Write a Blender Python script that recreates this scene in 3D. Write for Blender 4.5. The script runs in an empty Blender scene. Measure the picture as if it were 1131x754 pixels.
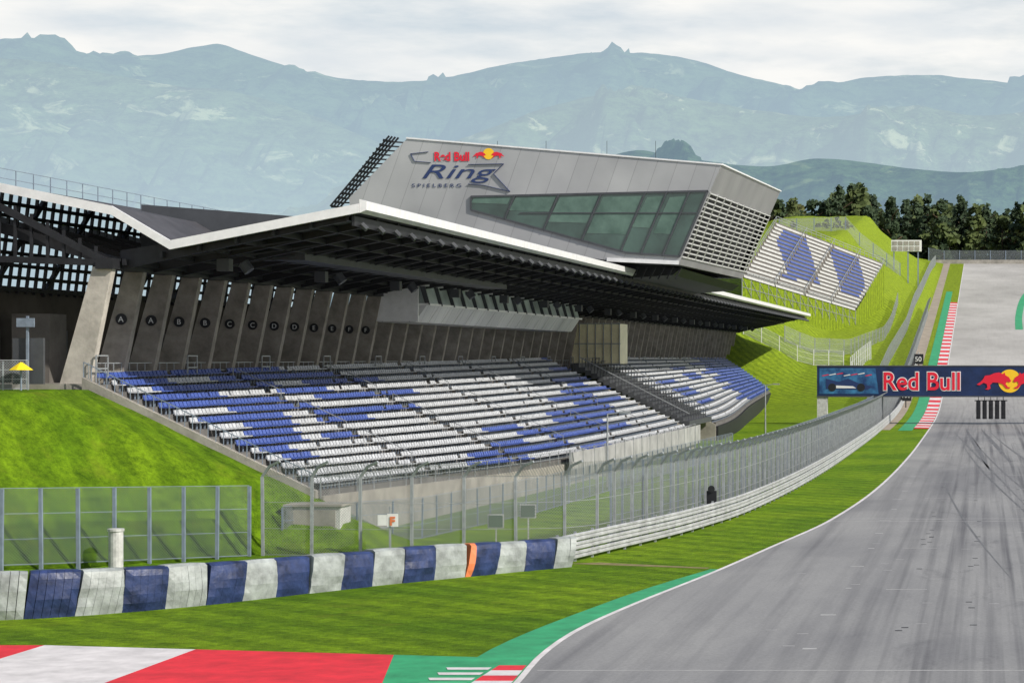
import bpy, math, random
from mathutils import Vector, noise
random.seed(7)
scene=bpy.context.scene
COL=scene.collection

# ---------------------------------------------------------------- helpers
def lerp(a,b,t): return a+(b-a)*t
def clamp(v,a,b): return max(a,min(b,v))
def sstep(a,b,v):
    t=clamp((v-a)/(b-a),0,1); return t*t*(3-2*t)

class Curve1D:
    def __init__(s,pts):
        s.p=sorted(pts); n=len(s.p); s.m=[]
        for i in range(n):
            if i==0: m=(s.p[1][1]-s.p[0][1])/(s.p[1][0]-s.p[0][0])
            elif i==n-1: m=(s.p[-1][1]-s.p[-2][1])/(s.p[-1][0]-s.p[-2][0])
            else: m=(s.p[i+1][1]-s.p[i-1][1])/(s.p[i+1][0]-s.p[i-1][0])
            s.m.append(m)
    def __call__(s,t):
        p=s.p
        if t<=p[0][0]: return p[0][1]+s.m[0]*(t-p[0][0])
        if t>=p[-1][0]: return p[-1][1]
        for i in range(len(p)-1):
            if t<=p[i+1][0]: break
        h=p[i+1][0]-p[i][0]; u=(t-p[i][0])/h
        return ((2*u**3-3*u*u+1)*p[i][1]+(u**3-2*u*u+u)*h*s.m[i]
               +(-2*u**3+3*u*u)*p[i+1][1]+(u**3-u*u)*h*s.m[i+1])

def empty(name,loc=(0,0,0)):
    o=bpy.data.objects.new(name,None); o.location=(0,0,0); COL.objects.link(o); return o

class MB:
    def __init__(s): s.v=[]; s.f=[]; s.mi=[]; s.uv=None
    def poly(s,pts,mi=0):
        b=len(s.v); s.v+= [tuple(p) for p in pts]; s.f.append(tuple(range(b,b+len(pts)))); s.mi.append(mi)
    def box(s,x0,x1,y0,y1,z0,z1,mi=0):
        s.hexa([(x0,y0,z0),(x1,y0,z0),(x1,y1,z0),(x0,y1,z0),(x0,y0,z1),(x1,y0,z1),(x1,y1,z1),(x0,y1,z1)],mi)
    def hexa(s,p,mi=0):
        b=len(s.v); s.v+=[tuple(q) for q in p]
        for f in ((0,3,2,1),(4,5,6,7),(0,1,5,4),(1,2,6,5),(2,3,7,6),(3,0,4,7)):
            s.f.append(tuple(b+i for i in f)); s.mi.append(mi)
    def beam(s,p,q,w=.1,h=None,mi=0):
        h=h or w; p=Vector(p); q=Vector(q); d=(q-p)
        if d.length<1e-6: return
        d.normalize(); up=Vector((0,0,1))
        if abs(d.z)>.95: up=Vector((0,1,0))
        sd=d.cross(up).normalized(); u=sd.cross(d).normalized()
        c=[]
        for e in (p,q):
            for a,b_ in ((-1,-1),(1,-1),(1,1),(-1,1)):
                c.append(e+sd*a*w/2+u*b_*h/2)
        s.hexa([c[0],c[1],c[2],c[3],c[4],c[5],c[6],c[7]],mi)
    def cyl(s,p,q,r,n=10,mi=0,r2=None):
        r2=r if r2 is None else r2
        p=Vector(p);q=Vector(q);d=(q-p).normalized(); up=Vector((0,0,1)) if abs(d.z)<.9 else Vector((1,0,0))
        a=d.cross(up).normalized(); b_=a.cross(d)
        base=len(s.v)
        for e,rr in ((p,r),(q,r2)):
            for i in range(n):
                t=2*math.pi*i/n; s.v.append(tuple(e+a*math.cos(t)*rr+b_*math.sin(t)*rr))
        for i in range(n):
            j=(i+1)%n; s.f.append((base+i,base+j,base+n+j,base+n+i)); s.mi.append(mi)
        s.f.append(tuple(base+i for i in range(n))); s.mi.append(mi)
        s.f.append(tuple(base+n+i for i in range(n))); s.mi.append(mi)
    def prism(s,pts,d,mi=0):
        a=[Vector(p) for p in pts]; b_=[p+Vector(d) for p in a]
        s.poly(a,mi); s.poly(list(reversed(b_)),mi)
        n=len(a)
        for i in range(n):
            j=(i+1)%n; s.poly([a[i],b_[i],b_[j],a[j]],mi)
    def build(s,name,mats,parent=None,smooth=False,uv=None):
        me=bpy.data.meshes.new(name); me.from_pydata(s.v,[],s.f)
        if not isinstance(mats,(list,tuple)): mats=[mats]
        for m in mats: me.materials.append(m)
        me.polygons.foreach_set('material_index',s.mi)
        if smooth: me.polygons.foreach_set('use_smooth',[True]*len(s.f))
        if uv:
            l=me.uv_layers.new(name='UVMap')
            for i,lp in enumerate(me.loops): l.data[i].uv=uv[lp.vertex_index]
        me.update()
        o=bpy.data.objects.new(name,me); COL.objects.link(o)
        if parent: o.parent=parent
        return o

# ---------------------------------------------------------------- materials
class NT:
    def __init__(s,m): s.t=m.node_tree; s.n=s.t.nodes; s.l=s.t.links
    def new(s,k,**kw):
        n=s.n.new(k)
        for a,b in kw.items(): setattr(n,a,b)
        return n
    def link(s,a,b): s.l.new(a,b)
def rgb(c): return (c[0],c[1],c[2],1)
def mat(name,c,rough=.6,metal=0,var=.15,scale=1.0,bump=0,bscale=20,c2=None,spec=.4,vscale=None,detail=5):
    m=bpy.data.materials.new(name); m.use_nodes=True; t=NT(m)
    b=t.n['Principled BSDF']; b.inputs['Roughness'].default_value=rough; b.inputs['Metallic'].default_value=metal
    b.inputs['Specular IOR Level'].default_value=spec
    tc=t.new('ShaderNodeTexCoord'); mp=t.new('ShaderNodeMapping'); t.link(tc.outputs['Object'],mp.inputs[0])
    if vscale: mp.inputs['Scale'].default_value=vscale
    nz=t.new('ShaderNodeTexNoise'); nz.inputs['Scale'].default_value=scale; nz.inputs['Detail'].default_value=detail; nz.inputs['Roughness'].default_value=.65
    t.link(mp.outputs[0],nz.inputs['Vector'])
    cr=t.new('ShaderNodeValToRGB'); cr.color_ramp.elements[0].position=.32; cr.color_ramp.elements[1].position=.68
    lo=c2 if c2 else tuple(x*(1-var) for x in c); hi=c if c2 else tuple(min(1,x*(1+var)) for x in c)
    cr.color_ramp.elements[0].color=rgb(lo); cr.color_ramp.elements[1].color=rgb(hi)
    t.link(nz.outputs['Fac'],cr.inputs[0]); t.link(cr.outputs[0],b.inputs['Base Color'])
    if bump:
        n2=t.new('ShaderNodeTexNoise'); n2.inputs['Scale'].default_value=bscale; n2.inputs['Detail'].default_value=4
        t.link(tc.outputs['Object'],n2.inputs['Vector'])
        bp=t.new('ShaderNodeBump'); bp.inputs['Strength'].default_value=bump; bp.inputs['Distance'].default_value=.05
        t.link(n2.outputs['Fac'],bp.inputs['Height']); t.link(bp.outputs[0],b.inputs['Normal'])
    return m

M={}
M['concrete']=mat('concrete',(.31,.29,.26),.85,0,.32,.6,.3,8)
M['steps']=mat('step_concrete',(.13,.125,.12),.9,0,.3,1.2)
M['concrete_dark']=mat('concrete_dark',(.13,.12,.11),.85,0,.25,.8)
M['pier']=mat('pier_concrete',(.27,.245,.215),.8,0,.3,1.1,.2,6)  # pier concrete darkened in colour for the shade under the roof
M['pier_lit']=mat('pier_concrete_end',(.42,.39,.35),.8,0,.25,1.1,.2,6)  # same concrete, lighter: sunlight on the first pier put into its colour
M['dark']=mat('dark_steel',(.020,.021,.025),.55,.2,.3,2)
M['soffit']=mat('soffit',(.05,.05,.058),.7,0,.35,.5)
M['darkgrey']=mat('dark_grey_cladding',(.075,.08,.09),.5,.2,.15,1)
M['fascia']=mat('fascia_aluminium',(.76,.76,.77),.35,.1,.08,2)
M['steel']=mat('galvanised_steel',(.36,.38,.40),.45,.4,.2,3)
M['steel_d']=mat('post_steel',(.20,.245,.31),.5,.1,.2,3)
M['white']=mat('white_paint',(.74,.74,.73),.5,0,.08,2)
M['white_dirty']=mat('white_dirty',(.50,.50,.49),.6,0,.25,3)
M['blue_seat']=mat('seat_blue',(.05,.09,.33),.4,0,.35,2.5)
M['white_seat']=mat('seat_white',(.45,.465,.49),.4,0,.28,2.5)
M['blue_tyre']=mat('barrier_blue',(.022,.036,.105),.42,0,.55,1.6,.7,3)
M['white_tyre']=mat('barrier_white',(.29,.315,.31),.5,0,.35,1.6,.7,3)
M['orange']=mat('orange_paint',(.70,.20,.08),.5,0,.1,2)
M['red']=mat('red_paint',(.66,.022,.035),.6,0,.22,.9,.1,30)
M['green']=mat('green_paint',(.03,.31,.13),.6,0,.25,.9,.1,30)
M['paintw']=mat('white_road_paint',(.64,.61,.61),.6,0,.18,1.0,.1,30)
M['faint']=mat('worn_white_paint',(.36,.36,.36),.7,0,.2,1.0)
M['skid']=mat('rubber_mark',(.125,.125,.13),.6,0,.25,1.0,vscale=(3,.2,1))
M['logo_red']=mat('logo_red',(.70,.015,.04),.4,0,.03,2)
M['logo_navy']=mat('logo_navy',(.02,.04,.13),.4,0,.05,2)
M['logo_yellow']=mat('logo_yellow',(.9,.55,.02),.4,0,.03,2)
M['banner']=mat('banner_blue',(.010,.025,.085),.45,0,.3,.6)
M['banner_art']=mat('banner_art',(.05,.22,.42),.45,0,.3,.7,c2=(.01,.03,.12))
M['beige']=mat('beige_panel',(.88,.80,.55),.3,0,.15,.6)
M['interior']=mat('interior_wall',(.07,.06,.05),.8,0,.35,.5)
M['gravel']=mat('service_road_surface',(.31,.265,.215),.9,0,.2,.5)
M['dirt']=mat('dirt',(.20,.17,.07),.9,0,.3,2)
M['yellow']=mat('yellow_plastic',(.8,.6,.02),.5)
M['trunk']=mat('bark',(.09,.06,.04),.9)

def grass_mat(name,a,b,c,far,s1=.10,s2=1.3):
    m=bpy.data.materials.new(name); m.use_nodes=True; t=NT(m); bs=t.n['Principled BSDF']
    bs.inputs['Roughness'].default_value=.85; bs.inputs['Specular IOR Level'].default_value=.12
    tc=t.new('ShaderNodeTexCoord')
    n1=t.new('ShaderNodeTexNoise'); n1.inputs['Scale'].default_value=s1; n1.inputs['Detail'].default_value=6
    n2=t.new('ShaderNodeTexNoise'); n2.inputs['Scale'].default_value=s2; n2.inputs['Detail'].default_value=12; n2.inputs['Roughness'].default_value=.9
    for n in (n1,n2): t.link(tc.outputs['Object'],n.inputs['Vector'])
    r1=t.new('ShaderNodeValToRGB'); r1.color_ramp.elements[0].position=.38; r1.color_ramp.elements[1].position=.62
    r1.color_ramp.elements[0].color=rgb(a); r1.color_ramp.elements[1].color=rgb(b)
    t.link(n1.outputs['Fac'],r1.inputs[0])
    sx=t.new('ShaderNodeSeparateXYZ'); t.link(tc.outputs['Object'],sx.inputs[0])
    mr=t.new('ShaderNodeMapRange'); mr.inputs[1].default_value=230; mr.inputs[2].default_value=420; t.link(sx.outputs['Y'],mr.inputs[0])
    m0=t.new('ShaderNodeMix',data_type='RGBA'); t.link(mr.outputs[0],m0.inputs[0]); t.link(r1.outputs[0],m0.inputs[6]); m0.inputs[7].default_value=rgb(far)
    mp=t.new('ShaderNodeMapping'); mp.inputs['Scale'].default_value=(.5,.45,.5); mp.inputs['Rotation'].default_value=(0,0,math.radians(-50)); t.link(tc.outputs['Object'],mp.inputs[0])
    wv=t.new('ShaderNodeTexWave'); wv.inputs['Scale'].default_value=.35; wv.inputs['Distortion'].default_value=1.2; wv.inputs['Detail'].default_value=2; t.link(mp.outputs[0],wv.inputs['Vector'])
    rw=t.new('ShaderNodeValToRGB'); rw.color_ramp.elements[0].position=.4; rw.color_ramp.elements[1].position=.6; rw.color_ramp.elements[0].color=(.86,.88,.86,1); rw.color_ramp.elements[1].color=(1.12,1.1,1.05,1); t.link(wv.outputs['Fac'],rw.inputs[0])
    r2=t.new('ShaderNodeValToRGB'); r2.color_ramp.elements[0].position=.38; r2.color_ramp.elements[1].position=.62
    r2.color_ramp.elements[0].color=(.34,.40,.36,1); r2.color_ramp.elements[1].color=(1.6,1.5,1.15,1)
    t.link(n2.outputs['Fac'],r2.inputs[0])
    mx=t.new('ShaderNodeMix',data_type='RGBA',blend_type='MULTIPLY'); mx.inputs[0].default_value=1
    t.link(m0.outputs[2],mx.inputs[6]); t.link(r2.outputs[0],mx.inputs[7])
    mw=t.new('ShaderNodeMix',data_type='RGBA',blend_type='MULTIPLY'); mw.inputs[0].default_value=1
    t.link(mx.outputs[2],mw.inputs[6]); t.link(rw.outputs[0],mw.inputs[7])
    n3=t.new('ShaderNodeTexNoise'); n3.inputs['Scale'].default_value=.35; n3.inputs['Detail'].default_value=9; n3.inputs['Roughness'].default_value=.7
    t.link(tc.outputs['Object'],n3.inputs['Vector'])
    r3=t.new('ShaderNodeValToRGB'); r3.color_ramp.elements[0].position=.56; r3.color_ramp.elements[1].position=.82
    t.link(n3.outputs['Fac'],r3.inputs[0])
    m2=t.new('ShaderNodeMix',data_type='RGBA'); t.link(r3.outputs[0],m2.inputs[0]); t.link(mw.outputs[2],m2.inputs[6]); m2.inputs[7].default_value=rgb(c)
    t.link(m2.outputs[2],bs.inputs['Base Color'])
    n4=t.new('ShaderNodeTexNoise'); n4.inputs['Scale'].default_value=6; n4.inputs['Detail'].default_value=8; n4.inputs['Roughness'].default_value=.75
    t.link(tc.outputs['Object'],n4.inputs['Vector'])
    bp=t.new('ShaderNodeBump'); bp.inputs['Strength'].default_value=1; bp.inputs['Distance'].default_value=.2
    t.link(n4.outputs['Fac'],bp.inputs['Height']); t.link(bp.outputs[0],bs.inputs['Normal'])
    return m
M['grass']=grass_mat('grass',(.105,.215,.008),(.175,.30,.011),(.20,.245,.02),(.20,.28,.02))

def asphalt_mat():
    m=bpy.data.materials.new('asphalt'); m.use_nodes=True; t=NT(m); bs=t.n['Principled BSDF']
    bs.inputs['Roughness'].default_value=.75; bs.inputs['Specular IOR Level'].default_value=.35
    tc=t.new('ShaderNodeTexCoord')
    def nz(scale,vs,det=5,ro=.6,dist=0):
        mp=t.new('ShaderNodeMapping'); mp.inputs['Scale'].default_value=vs; t.link(tc.outputs['Object'],mp.inputs[0])
        n=t.new('ShaderNodeTexNoise'); n.inputs['Scale'].default_value=scale; n.inputs['Detail'].default_value=det; n.inputs['Roughness'].default_value=ro; n.inputs['Distortion'].default_value=dist
        t.link(mp.outputs[0],n.inputs['Vector']); return n
    def ramp(src,p0,p1,c0,c1):
        r=t.new('ShaderNodeValToRGB'); r.color_ramp.elements[0].position=p0; r.color_ramp.elements[1].position=p1
        r.color_ramp.elements[0].color=rgb(c0); r.color_ramp.elements[1].color=rgb(c1); t.link(src,r.inputs[0]); return r
    base=ramp(nz(.10,(1,.35,1),7,.65,.4).outputs['Fac'],.35,.65,(.195,.195,.202),(.295,.293,.29))
    st=ramp(nz(1,(.9,.012,1),6).outputs['Fac'],.48,.70,(1,1,1),(.66,.66,.68))
    sk=ramp(nz(1,(2.2,.015,1),5,.5).outputs['Fac'],.48,.70,(1,1,1),(.42,.42,.45))
    fine=ramp(nz(7,(1,1,1),10,.9).outputs['Fac'],.34,.66,(.74,.74,.74),(1.22,1.22,1.22))
    blot=ramp(nz(.6,(1,.25,1),8,.7,.8).outputs['Fac'],.56,.72,(1,1,1),(.62,.62,.64))
    sx=t.new('ShaderNodeSeparateXYZ'); t.link(tc.outputs['Object'],sx.inputs[0])
    mr=t.new('ShaderNodeMapRange'); mr.interpolation_type='SMOOTHSTEP'; mr.inputs[1].default_value=-7; mr.inputs[2].default_value=0; t.link(sx.outputs['X'],mr.inputs[0])
    prev=base.outputs[0]
    for r,usemask in ((st,False),(sk,True),(fine,False),(blot,True)):
        mx=t.new('ShaderNodeMix',data_type='RGBA',blend_type='MULTIPLY')
        if usemask: t.link(mr.outputs[0],mx.inputs[0])
        else: mx.inputs[0].default_value=1
        t.link(prev,mx.inputs[6]); t.link(r.outputs[0],mx.inputs[7]); prev=mx.outputs[2]
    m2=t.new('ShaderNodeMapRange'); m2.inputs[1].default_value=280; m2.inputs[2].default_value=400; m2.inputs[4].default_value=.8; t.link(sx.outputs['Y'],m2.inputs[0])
    sunlit=ramp(nz(.05,(1,.6,1),8,.7).outputs['Fac'],.35,.65,(.34,.325,.30),(.53,.51,.48))  # lighter colour uphill stands in for sunlight on the slope
    mx=t.new('ShaderNodeMix',data_type='RGBA'); t.link(m2.outputs[0],mx.inputs[0]); t.link(prev,mx.inputs[6]); t.link(sunlit.outputs[0],mx.inputs[7])
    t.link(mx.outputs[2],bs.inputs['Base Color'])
    return m
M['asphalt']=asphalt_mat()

def panel_mat(name,c,w,h,dark=.45,rough=.4,metal=.2,slant=0.0):
    m=bpy.data.materials.new(name); m.use_nodes=True; t=NT(m); bs=t.n['Principled BSDF']
    bs.inputs['Roughness'].default_value=rough; bs.inputs['Metallic'].default_value=metal
    tc=t.new('ShaderNodeTexCoord'); sx=t.new('ShaderNodeSeparateXYZ'); t.link(tc.outputs['Object'],sx.inputs[0])
    ad=t.new('ShaderNodeMath',operation='MULTIPLY_ADD'); t.link(sx.outputs['Z'],ad.inputs[0]); ad.inputs[1].default_value=slant
    a2=t.new('ShaderNodeMath',operation='ADD'); t.link(sx.outputs['X'],a2.inputs[0]); t.link(sx.outputs['Y'],a2.inputs[1])
    t.link(a2.outputs[0],ad.inputs[2])
    cb=t.new('ShaderNodeCombineXYZ'); t.link(ad.outputs[0],cb.inputs[0]); t.link(sx.outputs['Z'],cb.inputs[1])
    br=t.new('ShaderNodeTexBrick'); br.offset=0; br.inputs['Scale'].default_value=1; br.inputs['Brick Width'].default_value=w; br.inputs['Row Height'].default_value=h
    br.inputs['Mortar Size'].default_value=.025; br.inputs['Color1'].default_value=rgb(c); br.inputs['Color2'].default_value=rgb(tuple(x*.93 for x in c)); br.inputs['Mortar'].default_value=rgb(tuple(x*dark for x in c))
    t.link(cb.outputs[0],br.inputs['Vector'])
    nz=t.new('ShaderNodeTexNoise'); nz.inputs['Scale'].default_value=.18; nz.inputs['Detail'].default_value=6; t.link(tc.outputs['Object'],nz.inputs['Vector'])
    r=t.new('ShaderNodeValToRGB'); r.color_ramp.elements[0].position=.3; r.color_ramp.elements[1].position=.7; r.color_ramp.elements[0].color=(.8,.8,.82,1); r.color_ramp.elements[1].color=(1.12,1.12,1.12,1); t.link(nz.outputs['Fac'],r.inputs[0])
    mx=t.new('ShaderNodeMix',data_type='RGBA',blend_type='MULTIPLY'); mx.inputs[0].default_value=1
    t.link(br.outputs['Color'],mx.inputs[6]); t.link(r.outputs[0],mx.inputs[7]); t.link(mx.outputs[2],bs.inputs['Base Color'])
    return m
M['silver']=panel_mat('silver_cladding',(.42,.425,.43),1.6,14,.66,slant=-.35)
M['silver_end']=panel_mat('silver_cladding_end',(.30,.305,.31),3.0,14,.7)
M['silver2']=panel_mat('silver_box_cladding',(.72,.72,.72),1.8,9,.4,metal=0)
M['glass']=mat('tinted_glass',(.06,.12,.10),.12,0,.4,.28,c2=(.02,.045,.038),spec=.8)
M['glass2']=mat('booth_glass',(.60,.68,.66),.45,0,.4,.5,c2=(.30,.36,.35),spec=.3)

def mesh_mat(name,c,cell=.12,th=.14):
    m=bpy.data.materials.new(name); m.use_nodes=True; t=NT(m); bs=t.n['Principled BSDF']
    bs.inputs['Base Color'].default_value=rgb(c); bs.inputs['Roughness'].default_value=.6
    uv=t.new('ShaderNodeTexCoord'); sx=t.new('ShaderNodeSeparateXYZ'); t.link(uv.outputs['UV'],sx.inputs[0])
    outs=[]
    for op in ('ADD','SUBTRACT'):
        a=t.new('ShaderNodeMath',operation=op); t.link(sx.outputs[0],a.inputs[0]); t.link(sx.outputs[1],a.inputs[1])
        d=t.new('ShaderNodeMath',operation='DIVIDE'); t.link(a.outputs[0],d.inputs[0]); d.inputs[1].default_value=cell
        f=t.new('ShaderNodeMath',operation='FRACT'); t.link(d.outputs[0],f.inputs[0])
        l=t.new('ShaderNodeMath',operation='LESS_THAN'); t.link(f.outputs[0],l.inputs[0]); l.inputs[1].default_value=th; outs.append(l)
    mxm=t.new('ShaderNodeMath',operation='MAXIMUM'); t.link(outs[0].outputs[0],mxm.inputs[0]); t.link(outs[1].outputs[0],mxm.inputs[1])
    tr=t.new('ShaderNodeBsdfTransparent'); ms=t.new('ShaderNodeMixShader')
    t.link(mxm.outputs[0],ms.inputs[0]); t.link(tr.outputs[0],ms.inputs[1]); t.link(bs.outputs[0],ms.inputs[2])
    t.link(ms.outputs[0],t.n['Material Output'].inputs['Surface'])
    return m
M['mesh']=mesh_mat('chain_link',(.24,.26,.27),.12,.16)
M['mesh_dense']=mesh_mat('chain_link_dense',(.15,.17,.18),.10,.28)
M['mesh_green']=mesh_mat('chain_link_green',(.09,.12,.11),.12,.19)

# ---------------------------------------------------------------- terrain
def ramp(y):
    if y>740: y=740
    d=y-330
    return max(0.0,.097*(math.sqrt(d*d+900)+d)/2-.25)
def height(x,y):
    z=ramp(y)
    if y<=104.2:
        yf=88.5+(clamp(x,-60,-30.9)+37.8)*1.45
        z+=max(0,min(7.05,.48*(-26.3-x),.55*(y-yf)))
    elif x<-42.6 and y<345:
        z=max(z,7.05)
    if y>104.2:
        k=sstep(335,400,y)
        A=.2+.65*sstep(460,520,y)
        hl=A*clamp(-13-x,0,60)+.6*clamp(-30-x,0,12)
        hl=min(hl,18.5)
        z+=hl*k*(1-sstep(640,740,y)*.8)*(1-sstep(52,80,-x)*(1 if y<640 else .3))
        if x<-42.6 and y>=345: z=max(z,7.05)
    if x<-80 and y>300: z=lerp(z,7.05,sstep(80,160,-x))
    return z
ys=[20,40]+list(range(60,104,1))+[104,104.3]+list(range(106,128,2))+list(range(128,764,4))+[800,900,1100,1500,2200,3500,6000,12000]
xs=[-3000,-1200,-600,-300,-200,-150,-120,-100,-90,-80,-75,-70,-65]+[x*1.0 for x in range(-60,-43)]+[-42.7,-42.5]+[x*1.0 for x in range(-42,-8)]+[-6,0,8,20,40,80,150,300,700,1500,3000]
mb=MB()
for y in ys:
    for x in xs: 
        n=(noise.noise(Vector((x*.15,y*.1,0)))*.5+noise.noise(Vector((x*.4,y*.2,3)))*.25) if (x<-18 and y>104.5 and y<740 and not(-43<x<-25 and y<372)) else 0
        nb=0
        if y<104 and x<-31: nb=(noise.noise(Vector((x*.35,y*.35,7)))*.2)*sstep(.5,2,height(x,y))
        mb.v.append((x,y,height(x,y)+n*sstep(300,400,y)+nb))
W=len(xs)
for j in range(len(ys)-1):
    for i in range(W-1):
        a=j*W+i; mb.f.append((a,a+1,a+W+1,a+W)); mb.mi.append(0)
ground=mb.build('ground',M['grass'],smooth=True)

SY=[40+2*i for i in range(105)]+[252+4*i for i in range(123)]
SY=[y for y in SY if y<=740]
def ribbon(name,fl,fr,off,m,y0=40,y1=740,parent=None,raised=0):
    mb=MB(); yy=[y0]+[y for y in SY if y0<y<y1]+[y1]
    for y in yy:
        z=ramp(y)+off
        mb.v.append((fl(y),y,z)); mb.v.append((fr(y),y,z))
    for i in range(len(yy)-1):
        a=2*i; mb.f.append((a,a+1,a+3,a+2)); mb.mi.append(0)
    return mb.build(name,m,parent)
fL=Curve1D([(40,-10.2),(52,-11.6),(59.2,-12.15),(65,-12.6),(70.8,-12.62),(77.8,-12.04),(89.7,-10.65),(101,-9.55),(118,-8.0),(146.5,-6.9),(193,-6.4),(250,-6.4),(330,-6.4),(740,-6.4)])
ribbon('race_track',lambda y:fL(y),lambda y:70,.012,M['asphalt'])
mk=empty('track_markings')
ribbon('edge_line',lambda y:fL(y)-.16,lambda y:fL(y)+.02,.02,M['paintw'],parent=mk)
gO=Curve1D([(40,-13.2),(52,-13.6),(59,-14.0),(64.2,-14.4),(69.7,-14.15),(76.7,-13.35),(83.3,-12.45),(91,-11.0)])
ribbon('green_kerb',lambda y:min(gO(y),fL(y)-.17),lambda y:fL(y)-.17,.016,M['green'],40,91,parent=mk)
def flat(name,pts,z,m,parent=mk):
    b=MB(); b.poly([(p[0],p[1],z) for p in pts]); return b.build(name,m,parent)
def topY(x): return lerp(67.2,64.3,(x+29)/14.6) if x>-29 else 67.2
flat('runoff_red_a',[(-60,40),(-27.8,40),(-27.8,topY(-27.8)),(-60,67.2)],.012,M['red'])
flat('runoff_white',[(-27.8,40),(-23,40),(-23,topY(-23)),(-27.8,topY(-27.8))],.012,M['paintw'])
flat('runoff_red_b',[(-23,40),(-15.2,40),(-15.7,59),(-16.9,topY(-16.9)),(-23,topY(-23))],.012,M['red'])
flat('runoff_green',[(-15.2,40),(-13.0,40),(-13.2,59),(-14.38,64.3),(-16.9,topY(-16.9)),(-15.7,59)],.012,M['green'])
for i in range(8):
    y=61.6-i*1.0
    flat('kerb_stripe_white',[(-14.6,y),(-13.5,y),(-13.5,y+.45),(-14.75,y+.45)],.026,M['paintw'])
    kr=M['red'] if i%2==0 else M['paintw']
    flat('kerb_block',[(-13.4,y-.1),(fL(y)-.2,y-.1),(fL(y+.9)-.2,y+.9),(-13.4,y+.9)],.022,kr)
b=MB()
yy=268
i=0
while yy<560:
    x0,x1=-8.35,-6.6
    a,c=yy,yy+4
    b.poly([(x0,a,ramp(a)+.06),(x1,a,ramp(a)+.03),(x1,c,ramp(c)+.03),(x0,c,ramp(c)+.06)],i%2)
    yy+=4;i+=1
b.build('uphill_kerb',[M['red'],M['paintw']],mk)
ribbon('uphill_green',lambda y:-10.0,lambda y:-8.36,.03,M['green'],262,600,parent=mk)
tf=Curve1D([(470,6.5),(520,7.2),(580,9.5),(620,13)])
ribbon('turf_strip',lambda y:tf(y),lambda y:tf(y)+1.6,.03,M['green'],480,620,parent=mk)
ribbon('service_road',lambda y:-15.0,lambda y:-11.0,.03,M['gravel'],264,740)
b=MB()
for k in range(14):
    y=74+k*9.0
    x=-3.6 if k%2 else 1.6
    b.box(x,x+1.5,y,y+.10,.013,.018)
for y in (61.5,119.5,117.6):
    b.box(fL(y)+.2,40,y,y+.09,.013,.0175)
b.box(-6.3,14,262,262.6,.06,.07)
for k in range(12):
    b.box(-5.2+random.uniform(-.3,.3),-4.9,66+k*8.7,66.25+k*8.7,.013,.0178)
for k in range(16):
    y=random.uniform(64,110); x=random.uniform(-8,2); b.box(x,x+.35,y,y+.07,.013,.0176)
b.build('grid_marking',M['faint'],mk)
b=MB()
for k in range(46):
    y=random.uniform(66,150);x=random.choice((-2.8,-.5,2.2,3.4))+random.uniform(-.2,.2)
    b.box(x,x+.22,y,y+.18,.013,.0185)
b.build('patch_marks',M['dark'],mk)
b=MB()
for (x0,x1,x2,y0,y1,w) in ((3.5,-.6,-2.2,105,225,.16),(4.6,.3,-1.2,112,240,.15),(1.2,-1.8,-2.9,85,160,.12),(2.4,-.8,-3.6,130,262,.2),(6.0,2.2,.6,140,262,.2),(.4,-1.2,-2.2,170,268,.5),(2.2,.6,-.4,180,268,.45)):
    n=30
    for i in range(n):
        t0=i/n;t1=(i+1)/n
        f=lambda t:(1-t)**2*x0+2*t*(1-t)*x1+t*t*x2
        wf=lambda t:w*math.sin(math.pi*clamp(t,0,1))**.7
        ya,yb=lerp(y0,y1,t0),lerp(y0,y1,t1)
        b.poly([(f(t0),ya,.0155+ramp(ya)),(f(t0)+wf(t0),ya,.0155+ramp(ya)),(f(t1)+wf(t1),yb,.0155+ramp(yb)),(f(t1),yb,.0155+ramp(yb))])
b.build('rubber_marks',M['skid'],mk)
flat('dirt_path',[(-17.2,93.5),(-12.5,91.8),(-11.2,91.3),(-11.1,91.7),(-16,94.1)],.008,M['dirt'],None)

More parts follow.
